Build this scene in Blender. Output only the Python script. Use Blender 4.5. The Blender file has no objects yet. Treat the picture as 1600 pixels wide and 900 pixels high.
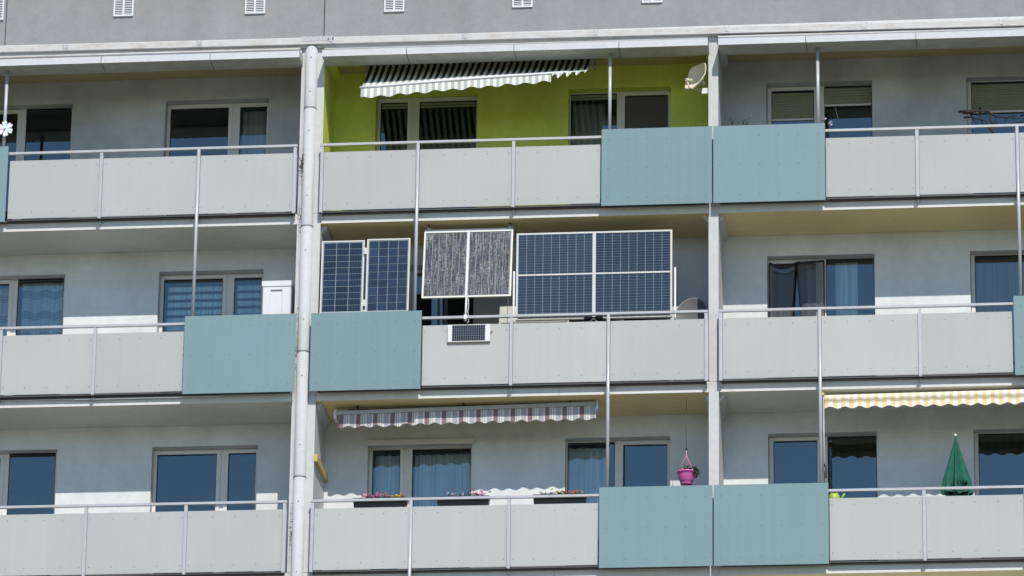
import bpy, math, random
from mathutils import Vector, Matrix
random.seed(7)
R = math.radians
sc = bpy.context.scene
col = sc.collection

# ------------------------------------------------------------------ camera
cam = bpy.data.cameras.new('camera'); camo = bpy.data.objects.new('camera', cam); col.objects.link(camo)
cam.sensor_width = 36.0; cam.lens = 169.56; cam.clip_start = 1.0; cam.clip_end = 20000
camo.location = (10.675, -67.0, -25.163)
camo.rotation_euler = (R(109.4826), R(-0.7174), R(6.2887))
sc.camera = camo
# ------------------------------------------------------------------ sky, sun, exposure
SUN = Vector((0.33, -1.0, 0.99)).normalized()          # towards the sun
w = bpy.data.worlds.new('World'); sc.world = w; w.use_nodes = True
nt = w.node_tree; bg = nt.nodes['Background']
sky = nt.nodes.new('ShaderNodeTexSky'); sky.sky_type = 'NISHITA'; sky.sun_disc = False
sky.sun_elevation = math.asin(SUN.z); sky.sun_rotation = math.atan2(SUN.x, SUN.y)
sky.altitude = 150; sky.air_density = 1.0; sky.dust_density = 0.1; sky.ozone_density = 3.0
nt.links.new(sky.outputs[0], bg.inputs[0]); bg.inputs[1].default_value = 0.15
sl = bpy.data.lights.new('sun', 'SUN'); sl.energy = 4.5; sl.angle = R(0.5); sl.color = (1.0, 0.92, 0.80)
so = bpy.data.objects.new('sun', sl); col.objects.link(so); so.location = (20, -40, 40)
so.rotation_euler = (-SUN).to_track_quat('-Z', 'Y').to_euler()
vs = sc.view_settings; vs.view_transform = 'Standard'; vs.look = 'None'; vs.gamma = 1.0
vs.exposure = 0.0; vs.use_curve_mapping = False
sc.render.engine = 'CYCLES'
sc.cycles.use_denoising = True; sc.cycles.max_bounces = 8; sc.cycles.diffuse_bounces = 5
sc.cycles.transparent_max_bounces = 12; sc.cycles.caustics_reflective = False; sc.cycles.caustics_refractive = False

# ------------------------------------------------------------------ materials
def srgb(r, g, b):
    f = lambda c: (c/255/12.92 if c/255 <= .04045 else ((c/255+.055)/1.055)**2.4)
    return (f(r), f(g), f(b), 1)
class NT:
    def __init__(s, name):
        s.m = bpy.data.materials.new(name); s.m.use_nodes = True; s.t = s.m.node_tree
        s.b = s.t.nodes['Principled BSDF']; s.out = s.t.nodes['Material Output']
    def n(s, typ, **k):
        o = s.t.nodes.new(typ)
        for a, v in k.items(): setattr(o, a, v)
        return o
    def l(s, a, b): s.t.links.new(a, b)
    def math(s, op, a, b=None, c=None):
        o = s.n('ShaderNodeMath', operation=op)
        for i, v in enumerate((a, b, c)):
            if v is None: continue
            if isinstance(v, (int, float)): o.inputs[i].default_value = v
            else: s.l(v, o.inputs[i])
        return o.outputs[0]
    def pos(s, sx=1, sy=1, sz=1):
        g = s.n('ShaderNodeNewGeometry'); mp = s.n('ShaderNodeMapping'); mp.inputs['Scale'].default_value = (sx, sy, sz)
        s.l(g.outputs['Position'], mp.inputs['Vector']); return mp.outputs[0]
    def noise(s, vec, scale, detail=4, rough=.55):
        o = s.n('ShaderNodeTexNoise'); o.inputs['Scale'].default_value = scale; o.inputs['Detail'].default_value = detail
        o.inputs['Roughness'].default_value = rough; s.l(vec, o.inputs['Vector']); return o.outputs['Fac']
    def ramp(s, fac, stops, interp='LINEAR'):
        o = s.n('ShaderNodeValToRGB'); o.color_ramp.interpolation = interp; e = o.color_ramp.elements
        while len(e) < len(stops): e.new(.5)
        for i, (p, c) in enumerate(stops):
            e[i].position = p; e[i].color = c if hasattr(c, '__len__') else (c, c, c, 1)
        s.l(fac, o.inputs[0]); return o.outputs[0]
    def mix(s, fac, a, b, blend='MIX'):
        o = s.n('ShaderNodeMix', data_type='RGBA', blend_type=blend)
        for i, v in ((0, fac), (6, a), (7, b)):
            if isinstance(v, (int, float)): o.inputs[i].default_value = v
            elif isinstance(v, tuple): o.inputs[i].default_value = v
            else: s.l(v, o.inputs[i])
        return o.outputs[2]
    def bump(s, h, strength, dist):
        o = s.n('ShaderNodeBump'); o.inputs['Strength'].default_value = strength; o.inputs['Distance'].default_value = dist
        s.l(h, o.inputs['Height']); s.l(o.outputs[0], s.b.inputs['Normal'])
    def base(s, c):
        if isinstance(c, tuple): s.b.inputs['Base Color'].default_value = c
        else: s.l(c, s.b.inputs['Base Color'])
    def rough(s, r, spec=.5, metal=0):
        s.b.inputs['Roughness'].default_value = r; s.b.inputs['Specular IOR Level'].default_value = spec; s.b.inputs['Metallic'].default_value = metal

def plain(name, c, rough=.6, spec=.4, metal=0, var=.08, scale=6):
    m = NT(name); m.rough(rough, spec, metal)
    f = m.noise(m.pos(), scale)
    d = tuple(x*(1-2*var) for x in c[:3])+(1,); u = tuple(min(1, x*(1+2*var)) for x in c[:3])+(1,)
    m.base(m.ramp(f, [(.25, d), (.75, u)])); return m.m

def plaster(name, c, blot=.10, streak=.12, grain=.5):
    """rendered wall: fine grain relief, soft blotches and faint vertical run-off marks"""
    m = NT(name); m.rough(.92, .2)
    f1 = m.noise(m.pos(), 1.3, 5); f2 = m.noise(m.pos(2.2, 2.2, .3), 1.3, 5); f3 = m.noise(m.pos(), 95, 2)
    f4 = m.noise(m.pos(), 9, 4)
    k = m.ramp(f1, [(.3, 1-blot*1.6), (.7, 1+blot*.2)]); k2 = m.ramp(f2, [(.35, 1-streak), (.62, 1.0)])
    k3 = m.ramp(f3, [(.3, 1-.13*grain), (.7, 1+.1*grain)]); k4 = m.ramp(f4, [(.3, .95), (.7, 1.03)])
    cc = m.mix(1, m.mix(1, m.mix(1, m.mix(1, c, k, 'MULTIPLY'), k2, 'MULTIPLY'), k3, 'MULTIPLY'), k4, 'MULTIPLY')
    m.base(cc); m.bump(f3, .55*grain, .006); return m.m

def panelmat(name, c, line=0.05):
    """coated facade board: even colour, per-board tone, faint run-off lines under the rivets"""
    m = NT(name); m.rough(.55, .35)
    f2 = m.noise(m.pos(11, 1, .2), 1.2, 3); f1 = m.noise(m.pos(), .8, 3)
    oi = m.n('ShaderNodeObjectInfo')
    k = m.ramp(f2, [(.4, 1-line), (.62, 1.0)]); k1 = m.ramp(f1, [(.3, .955), (.7, 1.02)])
    kr = m.ramp(oi.outputs['Random'], [(0, .93), (1, 1.03)])
    # grime that has settled along the lower edge, and a few long drip marks
    tc = m.n('ShaderNodeTexCoord'); sp = m.n('ShaderNodeSeparateXYZ'); m.l(tc.outputs['Generated'], sp.inputs[0])
    gr = m.noise(m.pos(9, 1, 3), 1, 5, .7); edge = m.ramp(sp.outputs[2], [(0, 1), (.12, 0)])
    dk = m.math('MULTIPLY', edge, m.ramp(gr, [(.4, 0), (.7, 1)]))
    dr = m.ramp(m.noise(m.pos(26, 1, .5), 1, 4, .7), [(.62, 0), (.74, 1)])
    cc = m.mix(1, m.mix(1, m.mix(1, c, k, 'MULTIPLY'), k1, 'MULTIPLY'), kr, 'MULTIPLY')
    dirtc = tuple(x*.62 for x in c[:3])+(1,)
    m.base(m.mix(m.math('ADD', m.math('MULTIPLY', dk, .22), m.math('MULTIPLY', dr, .06)), cc, dirtc)); return m.m

def dirty(name, c, dirt, lo=.5, hi=.72, sx=6, sz=.6, rough=.8):
    m = NT(name); m.rough(rough, .3)
    a = m.noise(m.pos(sx, sx, sz), 1.1, 6, .65); b = m.noise(m.pos(), 14, 4)
    f = m.ramp(a, [(lo, 0), (hi, 1)]); f2 = m.ramp(b, [(.3, .93), (.7, 1.03)])
    m.base(m.mix(1, m.mix(f, c, dirt), f2, 'MULTIPLY')); return m.m

def uvmat(name, rough=.85, spec=.15):
    m = NT(name); m.rough(rough, spec)
    u = m.n('ShaderNodeUVMap'); sp = m.n('ShaderNodeSeparateXYZ'); m.l(u.outputs[0], sp.inputs[0])
    return m, sp.outputs[0], sp.outputs[1]

M = {}
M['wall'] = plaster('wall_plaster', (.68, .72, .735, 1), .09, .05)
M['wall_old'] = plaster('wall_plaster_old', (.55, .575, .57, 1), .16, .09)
M['green'] = plaster('lime_paint', (.69, .78, .15, 1), .11, .09, .5)
M['attic'] = plaster('attic_plaster', (.275, .28, .288, 1), .06, .07, .9)
M['fin'] = dirty('fin_paint', (.485, .505, .515, 1), (.50, .45, .37, 1), .58, .85, 9, .5)
M['pipe'] = dirty('pipe_zinc_paint', (.47, .495, .515, 1), (.44, .42, .38, 1), .6, .85, 14, .4, .8)
M['fascia'] = dirty('slab_edge', (.58, .60, .61, 1), (.22, .20, .16, 1), .62, .92, 9, .7)
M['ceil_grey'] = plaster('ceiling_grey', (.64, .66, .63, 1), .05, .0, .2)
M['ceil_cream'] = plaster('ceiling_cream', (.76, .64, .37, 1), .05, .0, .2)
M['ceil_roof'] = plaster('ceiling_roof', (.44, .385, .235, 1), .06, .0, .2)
M['white_panel'] = panelmat('white_board', (.39, .418, .422, 1), .022)
M['blue_panel'] = panelmat('blue_board', (.168, .266, .305, 1), .04)
M['rivet'] = plain('rivet', (.16, .17, .17, 1), .5)
M['blue_rivet'] = plain('blue_rivet', (.09, .14, .16, 1), .5)
M['alu'] = plain('rail_paint', (.41, .425, .45, 1), .38, .5, .15, .04)
M['pole'] = plain('pole_paint', (.42, .44, .475, 1), .38, .5, .1, .04)
M['shade_metal'] = plain('shaded_steel', (.075, .078, .08, 1), .5, .5, .4)  # steel coloured dark to carry the shade in the gap under the boards
M['upvc'] = plain('window_frame_white', (.66, .655, .63, 1), .45, .4, 0, .02)
M['rubber'] = plain('seal_black', (.012, .012, .012, 1), .6)
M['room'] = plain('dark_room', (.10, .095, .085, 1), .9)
M['roofmetal'] = dirty('roof_fascia_paint', (.53, .56, .61, 1), (.44, .41, .38, 1), .6, .85, 5, 3)
M['soffit_metal'] = plain('box_underside', (.40, .415, .40, 1), .6, .3)
M['cap'] = dirty('gutter_cap', (.50, .50, .50, 1), (.40, .36, .33, 1), .47, .75, 2.5, 9)
M['bracket'] = plain('zinc_bracket', (.38, .385, .40, 1), .5, .4, .4, .12, 40)
M['white_plastic'] = plain('white_plastic', (.62, .645, .68, 1), .4, .4, 0, .02)
M['cream_metal'] = plain('cream_metal', (.62, .56, .44, 1), .45, .4, 0, .03)
M['grey_metal'] = plain('grey_metal', (.33, .35, .37, 1), .5, .4, .1, .05)
M['dish_grey'] = plain('dish_grey', (.13, .138, .15, 1), .55, .3, 0, .04)
M['black'] = plain('black_plastic', (.015, .015, .016, 1), .5)
M['charcoal'] = plain('charcoal_plastic', (.045, .045, .052, 1), .5)
M['wood'] = plain('pale_timber', (.50, .37, .16, 1), .7, .3, 0, .1, 14)
M['shutter'] = plain('shutter_slats', (.23, .25, .175, 1), .6, .3, 0, .03)
M['frame_alu'] = plain('module_frame', (.58, .58, .54, 1), .35, .5, .25, .03)
M['backsheet'] = plain('module_backsheet', (.26, .30, .35, 1), .3, .5)
M['screen'] = plain('fly_screen', (.10, .088, .082, 1), .8, .2, 0, .03)
M['foliage'] = plain('leaf', (.045, .085, .03, 1), .6, .3, 0, .3, 30)
M['foliage_dark'] = plain('leaf_dark', (.034, .068, .028, 1), .6, .3, 0, .3, 30)
M['twig'] = plain('twig', (.022, .019, .018, 1), .8)
M['pink'] = plain('petal_pink', (.85, .26, .48, 1), .6, .3, 0, .2, 60)
M['orange'] = plain('petal_orange', (.8, .30, .08, 1), .6, .3, 0, .2, 60)
M['yellow'] = plain('petal_yellow', (.85, .65, .12, 1), .6, .3, 0, .2, 60)
M['lilac'] = plain('petal_white', (.85, .72, .82, 1), .6, .3, 0, .2, 60)
M['magenta'] = plain('magenta_pot', (.48, .10, .33, 1), .4, .45, 0, .05)
M['moss'] = plain('moss', (.06, .06, .035, 1), .95, .1, 0, .4, 60)
M['lime_plastic'] = plain('lime_plastic', (.32, .46, .07, 1), .4)
M['cable'] = plain('cable_grey', (.12, .12, .125, 1), .6)
M['white_cord'] = plain('white_cord', (.6, .6, .6, 1), .7)

def glass():
    m = NT('window_glass'); t = m.t; t.nodes.remove(m.b)
    tr = m.n('ShaderNodeBsdfTransparent'); tr.inputs[0].default_value = (.84, .88, .88, 1)
    gl = m.n('ShaderNodeBsdfGlossy'); gl.inputs['Roughness'].default_value = .004; gl.inputs['Color'].default_value = (.74, .95, 1, 1)
    f = m.noise(m.pos(), .7, 2); bp = m.n('ShaderNodeBump'); bp.inputs['Strength'].default_value = .06; bp.inputs['Distance'].default_value = .012
    m.l(f, bp.inputs['Height']); m.l(bp.outputs[0], gl.inputs['Normal'])
    fr = m.n('ShaderNodeFresnel'); fr.inputs[0].default_value = 1.5
    fac = m.math('MULTIPLY_ADD', fr.outputs[0], 1.2, .085)
    mx = m.n('ShaderNodeMixShader'); m.l(fac, mx.inputs[0]); m.l(tr.outputs[0], mx.inputs[1]); m.l(gl.outputs[0], mx.inputs[2])
    m.l(mx.outputs[0], m.out.inputs[0]); return m.m
M['glass'] = glass()

def cellmat(name, c, bars, vertical=True, streak=0):
    """silicon solar cell behind glass; uv in cell widths, fine pale busbars"""
    m, u, v = uvmat(name, .16, .16)
    a = u if vertical else v
    fr = m.math('FRACT', m.math('MULTIPLY', a, bars))
    bar = m.math('LESS_THAN', fr, .13)
    oi = m.n('ShaderNodeObjectInfo'); kr = m.ramp(oi.outputs['Random'], [(0, .75), (1, 1.25)])
    base = m.mix(1, c, kr, 'MULTIPLY')
    cc = m.mix(m.math('MULTIPLY', bar, .2), base, (.42, .46, .52, 1))
    if streak:  # pale streaks painted into the cell colour in place of reflected glare
        f = m.noise(m.pos(190, 1, 4), 1.0, 3, .7); f2 = m.noise(m.pos(26, 1, 34), 1.0, 3, .7)
        k = m.math('MULTIPLY', m.ramp(f, [(.47, 0), (.60, 1)]), m.ramp(f2, [(.36, .12), (.58, 1)]))
        cc = m.mix(m.math('MULTIPLY', k, streak), cc, (.70, .69, .62, 1))
    m.base(cc); m.b.inputs['Coat Weight'].default_value = .08; m.b.inputs['Coat Roughness'].default_value = .05
    return m.m
M['cell_mono'] = cellmat('cell_blue', (.010, .024, .052, 1), 8)
M['cell_poly'] = cellmat('cell_poly', (.014, .032, .068, 1), 9)
M['cell_glare'] = cellmat('cell_painted_glare', (.026, .036, .055, 1), 8, True, .5)
M['cell_half'] = cellmat('cell_half_cut', (.014, .032, .062, 1), 4, False)
M['cell_small'] = cellmat('cell_small', (.016, .022, .038, 1), 2)

def stripe(name, stops, period, sunlit=None, trans=.0):
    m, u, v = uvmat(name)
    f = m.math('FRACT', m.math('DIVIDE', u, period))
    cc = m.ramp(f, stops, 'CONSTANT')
    if sunlit: cc = m.mix(m.ramp(v, sunlit[0]), cc, m.ramp(f, sunlit[1], 'CONSTANT'))
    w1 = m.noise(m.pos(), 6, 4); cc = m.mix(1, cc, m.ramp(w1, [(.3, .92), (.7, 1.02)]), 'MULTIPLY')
    m.base(cc)
    if trans:
        td = m.n('ShaderNodeBsdfTranslucent'); m.l(cc, td.inputs[0])
        mx = m.n('ShaderNodeMixShader'); mx.inputs[0].default_value = trans
        m.l(m.b.outputs[0], mx.inputs[1]); m.l(td.outputs[0], mx.inputs[2]); m.l(mx.outputs[0], m.out.inputs[0])
    return m.m
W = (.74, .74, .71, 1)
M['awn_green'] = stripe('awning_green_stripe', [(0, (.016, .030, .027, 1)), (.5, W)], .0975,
        ([(.60, 0), (.82, 1)], [(0, (.42, .47, .45, 1)), (.5, (.78, .78, .76, 1))]), .12)  # roof-shaded dark stripes turn to painted sunlit tones towards the front bar
M['awn_green_val'] = stripe('valance_green_stripe', [(0, (.44, .50, .48, 1)), (.5, (.76, .76, .75, 1))], .0975, None, .12)
M['awn_lilac'] = stripe('awning_lilac_stripe', [(0, (.21, .155, .185, 1)), (.26, (.50, .52, .54, 1)), (.34, (.24, .27, .30, 1)), (.38, (.62, .63, .62, 1)), (.46, (.30, .31, .32, 1)), (.50, (.60, .60, .60, 1)), (.62, (.36, .37, .43, 1)), (.9, (.56, .56, .56, 1))], .256, None, .1)
def plaid():
    m, u, v = uvmat('awning_yellow_check')
    f = m.math('FRACT', m.math('DIVIDE', u, .121)); s1 = m.math('LESS_THAN', f, .5)
    cc = m.mix(s1, (.74, .735, .70, 1), (.70, .57, .36, 1))
    g = m.math('LESS_THAN', m.math('ABSOLUTE', m.math('SUBTRACT', v, .52)), .11)
    cc = m.mix(m.math('MULTIPLY', g, .45), cc, (.45, .36, .14, 1)); m.base(cc)
    return m.m
M['awn_plaid'] = plaid()
def curtainmat(name, c, kind='plain', see=.0):
    m, u, v = uvmat(name)
    cc = c
    if kind == 'waves':
        s = m.math('SINE', m.math('MULTIPLY', u, 22)); vv = m.math('ADD', v, m.math('MULTIPLY', s, .009))
        b = m.math('LESS_THAN', m.math('FRACT', m.math('MULTIPLY_ADD', vv, 6.45, .642)), .38)
        fi = m.math('ADD', m.math('MULTIPLY', m.math('SINE', m.math('MULTIPLY', vv, 300)), .25), .85)
        cc = m.mix(m.math('MULTIPLY', b, fi), c, tuple(x*.45 for x in c[:3])+(1,))
    if kind == 'zebra':
        b = m.math('LESS_THAN', m.math('FRACT', m.math('MULTIPLY', v, 16.5)), .40); cc = m.mix(b, c, tuple(x*.04 for x in c[:3])+(1,))
    w1 = m.noise(m.pos(30, 1, .3), 1, 2); cc = m.mix(1, cc, m.ramp(w1, [(.3, .6), (.65, 1.05)]), 'MULTIPLY')
    m.base(cc)
    if see:
        tr = m.n('ShaderNodeBsdfTransparent'); mx = m.n('ShaderNodeMixShader'); mx.inputs[0].default_value = see
        m.l(m.b.outputs[0], mx.inputs[1]); m.l(tr.outputs[0], mx.inputs[2]); m.l(mx.outputs[0], m.out.inputs[0])
    return m.m
M['cur_white'] = curtainmat('curtain_white', (.68, .83, .90, 1), 'plain', .08)
M['cur_grey'] = curtainmat('curtain_grey', (.36, .38, .36, 1), 'plain', .15)
M['cur_dull'] = curtainmat('blind_dull', (.20, .19, .18, 1), 'plain')
M['cur_waves'] = curtainmat('curtain_wavy_bands', (.52, .72, .80, 1), 'waves')
M['cur_zebra'] = curtainmat('blind_zebra', (.60, .86, .95, 1), 'zebra')
def net():
    m, u, v = uvmat('insect_net')
    b = m.math('LESS_THAN', m.math('FRACT', m.math('MULTIPLY', u, 34)), .3)
    cc = m.mix(b, (.010, .011, .013, 1), (.34, .37, .38, 1)); m.base(cc)
    tr = m.n('ShaderNodeBsdfTransparent'); mx = m.n('ShaderNodeMixShader'); mx.inputs[0].default_value = .42
    m.l(m.b.outputs[0], mx.inputs[1]); m.l(tr.outputs[0], mx.inputs[2]); m.l(mx.outputs[0], m.out.inputs[0]); return m.m
M['net'] = net()
M['parasol'] = plain('parasol_cloth', (.018, .105, .075, 1), .8, .2, 0, .12, 10)
def pearl():
    m = NT('pearl_foil'); m.rough(.25, .6, .2); f = m.noise(m.pos(), 14, 2)
    m.base(m.ramp(f, [(.3, (.55, .72, .78, 1)), (.5, (.82, .82, .84, 1)), (.7, (.75, .55, .78, 1))])); return m.m
M['pearl'] = pearl()
def groundmat():
    m = NT('ground_lawn_paving'); m.rough(.95, .1); f = m.noise(m.pos(), .05, 6); g = m.noise(m.pos(), 1.5, 4)
    c = m.ramp(f, [(.36, (.13, .15, .06, 1)), (.50, (.31, .295, .225, 1))]); m.base(m.mix(1, c, m.ramp(g, [(.3, .8), (.7, 1.1)]), 'MULTIPLY')); return m.m
M['ground'] = groundmat()

# ------------------------------------------------------------------ mesh helpers
WL = {}
class MB:
    def __init__(s): s.v = []; s.f = []; s.m = []; s.uv = []; s.sm = []
    def face(s, pts, m=0, uv=None, smooth=False):
        b = len(s.v); s.v += [Vector(p) for p in pts]; s.f.append(tuple(range(b, b+len(pts)))); s.m.append(m)
        s.uv.append(uv or [(0, 0)]*len(pts)); s.sm.append(smooth)
    def box(s, x0, x1, y0, y1, z0, z1, m=0, T=None, mats=None):
        p = [Vector((x, y, z)) for z in (z0, z1) for y in (y0, y1) for x in (x0, x1)]
        if T: p = [T @ q for q in p]
        b = len(s.v); s.v += p
        for i, q in enumerate(((0, 2, 3, 1), (4, 5, 7, 6), (0, 1, 5, 4), (2, 6, 7, 3), (0, 4, 6, 2), (1, 3, 7, 5))):
            s.f.append(tuple(b+k for k in q)); s.m.append(mats[i] if mats else m); s.uv.append([(0, 0)]*4); s.sm.append(False)
        return s
    def grid(s, fn, nu, nv, m=0, uvf=None, smooth=True, closeu=False):
        b = len(s.v); cu = nu if closeu else nu+1
        for j in range(nv+1):
            for i in range(cu): s.v.append(Vector(fn(i/nu, j/nv)))
        for j in range(nv):
            for i in range(nu):
                i2 = (i+1) % cu if closeu else i+1
                s.f.append((b+j*cu+i, b+j*cu+i2, b+(j+1)*cu+i2, b+(j+1)*cu+i)); s.m.append(m); s.sm.append(smooth)
                q = [(i/nu, j/nv), ((i+1)/nu, j/nv), ((i+1)/nu, (j+1)/nv), (i/nu, (j+1)/nv)]
                s.uv.append([uvf(*a) for a in q] if uvf else q)
        return s
    def tube(s, pts, r, n=8, m=0, caps=True):
        pts = [Vector(p) for p in pts]; rs = r if hasattr(r, '__len__') else [r]*len(pts); b = len(s.v)
        for k, p in enumerate(pts):
            d = (pts[min(k+1, len(pts)-1)]-pts[max(k-1, 0)]).normalized()
            a = d.cross(Vector((0, 0, 1)) if abs(d.z) < .9 else Vector((1, 0, 0))).normalized(); c = d.cross(a)
            for i in range(n):
                t = 2*math.pi*(i+.5)/n; s.v.append(p+(a*math.cos(t)+c*math.sin(t))*rs[k])
        for k in range(len(pts)-1):
            for i in range(n):
                s.f.append((b+k*n+i, b+k*n+(i+1) % n, b+(k+1)*n+(i+1) % n, b+(k+1)*n+i)); s.m.append(m); s.uv.append([(0, 0)]*4); s.sm.append(n > 4)
        if caps:
            s.f.append(tuple(b+i for i in range(n))[::-1]); s.m.append(m); s.uv.append([(0, 0)]*n); s.sm.append(False)
            e = b+(len(pts)-1)*n; s.f.append(tuple(e+i for i in range(n))); s.m.append(m); s.uv.append([(0, 0)]*n); s.sm.append(False)
        return s
    def lathe(s, prof, c=(0, 0, 0), n=20, m=0, T=None):
        c = Vector(c); T = T or Matrix.Identity(3)
        def fn(u, v):
            k = v*(len(prof)-1); r, z = prof[int(round(k))]; t = 2*math.pi*u
            return c+T @ Vector((r*math.cos(t), r*math.sin(t), z))
        return s.grid(fn, n, len(prof)-1, m, closeu=True)
    def prism(s, prof, x0, x1, m=0):
        """profile in (y,z) pushed along x"""
        n = len(prof); b = len(s.v)
        for x in (x0, x1): s.v += [Vector((x, y, z)) for y, z in prof]
        for i in range(n):
            s.f.append((b+i, b+(i+1) % n, b+n+(i+1) % n, b+n+i)); s.m.append(m); s.uv.append([(0, 0)]*4); s.sm.append(False)
        s.f.append(tuple(b+i for i in range(n))[::-1]); s.f.append(tuple(b+n+i for i in range(n)))
        s.m += [m, m]; s.uv += [[(0, 0)]*n]*2; s.sm += [False, False]; return s
    def mesh(s, name, mats, center=None):
        lo = [min(v[i] for v in s.v) for i in range(3)]; hi = [max(v[i] for v in s.v) for i in range(3)]
        c = Vector([(a+b)/2 for a, b in zip(lo, hi)]) if center is None else Vector(center)
        me = bpy.data.meshes.new(name); me.from_pydata([v-c for v in s.v], [], s.f)
        for mt in (mats if isinstance(mats, (list, tuple)) else [mats]): me.materials.append(M[mt])
        uvl = me.uv_layers.new(name='UVMap'); k = 0
        for p, mi, u, sm in zip(me.polygons, s.m, s.uv, s.sm):
            p.material_index = mi; p.use_smooth = sm
            for q in u: uvl.data[k].uv = q; k += 1
        me.validate(); me.update(); return me, c
def link(o, parent, c, local):
    col.objects.link(o)
    if parent is not None:
        o.parent = parent; o.location = c if local else c-WL[parent.name]
    else: o.location = c
    WL[o.name] = Vector(c) if not local else Vector(c)+WL.get(parent.name, Vector())
    return o
def build(name, mb, mats, parent=None, local=False, kind=None, label=None, cat=None, group=None):
    me, c = mb.mesh(name, mats); o = bpy.data.objects.new(name, me); link(o, parent, c, local)
    return tag(o, label, cat, group, kind)
def tag(o, label=None, cat=None, group=None, kind=None):
    for k, v in (('label', label), ('category', cat), ('group', group), ('kind', kind)):
        if v: o[k] = v
    return o
def empty(name, loc, label=None, cat=None, group=None, rot=None, parent=None):
    o = bpy.data.objects.new(name, None); o.empty_display_size = .2
    link(o, parent, Vector(loc), False)
    if rot: o.rotation_euler = rot
    return tag(o, label, cat, group)

# ------------------------------------------------------------------ ground
GZ = -26.9
g = MB(); g.face([(-5000, -5000, GZ), (5000, -5000, GZ), (5000, 5000, GZ), (-5000, 5000, GZ)])
build('ground', g, 'ground', kind='structure')

# ------------------------------------------------------------------ the apartment building
D = 1.15                 # depth of the loggias behind the balcony boards (boards at y = 0)
SOF = -.163              # underside of a slab below the board's lower edge
FY = .113                # slab edge plane
FIN = .107               # front of the dividing walls
H = 2.8
CEIL = H+SOF
BD = empty('apartment_building', (3, 0, GZ), 'grey and white slab apartment block with rows of boarded balconies', 'building')
bays = [(-6.05, -.28), (.075, 5.905), (6.052, 11.92)]
FINS = [(-6.20, -6.05), (-.28, .075), (5.905, 6.052), (11.92, 12.07)]

# main body behind the flats, down to the ground, and the attic storey above the roof edge
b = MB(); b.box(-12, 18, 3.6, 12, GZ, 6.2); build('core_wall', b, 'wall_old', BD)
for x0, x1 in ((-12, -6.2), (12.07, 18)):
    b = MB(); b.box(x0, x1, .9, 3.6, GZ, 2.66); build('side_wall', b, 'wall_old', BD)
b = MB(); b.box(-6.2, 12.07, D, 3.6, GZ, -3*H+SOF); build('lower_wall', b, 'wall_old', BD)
for x0, x1 in ((-12, -5.14), (-5.125, -.125), (-.11, 18)):
    b = MB(); b.box(x0, x1, D, 3.59, 2.835, 6.2)
    build('attic_panel', b, 'attic', BD)
# attic air vents
for i, xc in enumerate((-5.33, -3.275, -1.205, .972, 2.965, 4.968, 7.0, 9.05)):
    zb = (3.74, 3.738, 3.712, 3.672, 3.68, 3.688, 3.70, 3.70)[i]; x0, x1 = xc-.157, xc+.157; z1 = zb+.36
    v = empty('vent', (xc, D, zb), parent=BD)
    f = MB()
    for q in ((x0, x0+.022, zb, z1), (x1-.022, x1, zb, z1), (x0+.022, x1-.022, zb, zb+.022), (x0+.022, x1-.022, z1-.022, z1), (xc-.014, xc+.014, zb+.022, z1-.022)):
        f.box(q[0], q[1], D-.03, D-.002, q[2], q[3])
    build('vent_frame', f, 'white_plastic', v)
    f = MB(); f.box(x0+.022, x1-.022, D-.006, D-.003, zb+.022, z1-.022); build('vent_back', f, 'charcoal', v)
    for side in (0, 1):
        f = MB(); xa, xb = ((x0+.023, xc-.015), (xc+.015, x1-.023))[side]
        for k in range(11):
            z = zb+.03+k*.029; f.face([(xa, D-.012, z+.022), (xb, D-.012, z+.022), (xb, D-.028, z), (xa, D-.028, z)])
        build('louvre', f, 'white_plastic', v)

# roof slab over the top balconies, its edge face, the cap rail and the hanging fascia boxes
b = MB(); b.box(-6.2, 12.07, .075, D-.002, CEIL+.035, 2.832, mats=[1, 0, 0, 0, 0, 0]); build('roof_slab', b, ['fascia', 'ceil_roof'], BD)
for x0, x1 in ((-6.05, -.28), (.075, 5.905), (6.052, 11.92)):
    b = MB(); b.box(x0+.002, x1-.002, .077, .16, 2.455, CEIL+.034); build('edge_beam', b, 'fascia', BD)
caps = [-12, -6.0, -3.92, -1.85, .17, 2.22, 4.21, 6.19, 8.25, 10.30, 12.35, 18]
zr = lambda x: 2.776-.0047*(x+2.94)
def cap_profile(x, g=0): 
    z = zr(x); return [(y-g, z+q*(1+g*12)) for y, q in ((.0, -.057), (.0, .038), (.012, .054), (.035, .062))]+[(.073, z+.062), (.073, z-.057)]
for x0, x1 in zip(caps, caps[1:]):
    c = MB(); n = 6; b0 = len(c.v)
    A = [Vector((x0+.002, y, z)) for y, z in cap_profile(x0)]; B = [Vector((x1-.002, y, z)) for y, z in cap_profile(x1)]
    for i in range(n): c.face([A[i], B[i], B[(i+1) % n], A[(i+1) % n]][::-1])
    c.face(A); c.face(B[::-1]); build('cap_rail', c, 'cap', BD)
    if x1 < 18:
        c = MB()
        for o_ in (-.045, .026): c.prism(cap_profile(x1, .004)[::-1], x1+o_, x1+o_+.019)
        c.box(x1-.026, x1+.026, -.007, -.001, zr(x1)-.03, zr(x1)+.03); build('cap_bracket', c, 'bracket', BD)
c = MB(); c.box(-.27, .22, -.004, .03, zr(0)-.01, zr(0)+.064); build('cap_patch', c, 'bracket', BD)
segs = [(-6.0, -4.94), (-4.93, -3.31), (-3.30, -1.635), (-1.625, -.262), (.085, 1.365), (1.375, 2.995), (3.005, 4.58), (4.59, 5.92), (6.078, 7.383), (7.393, 9.025), (9.035, 10.66), (10.67, 11.9)]
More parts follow.
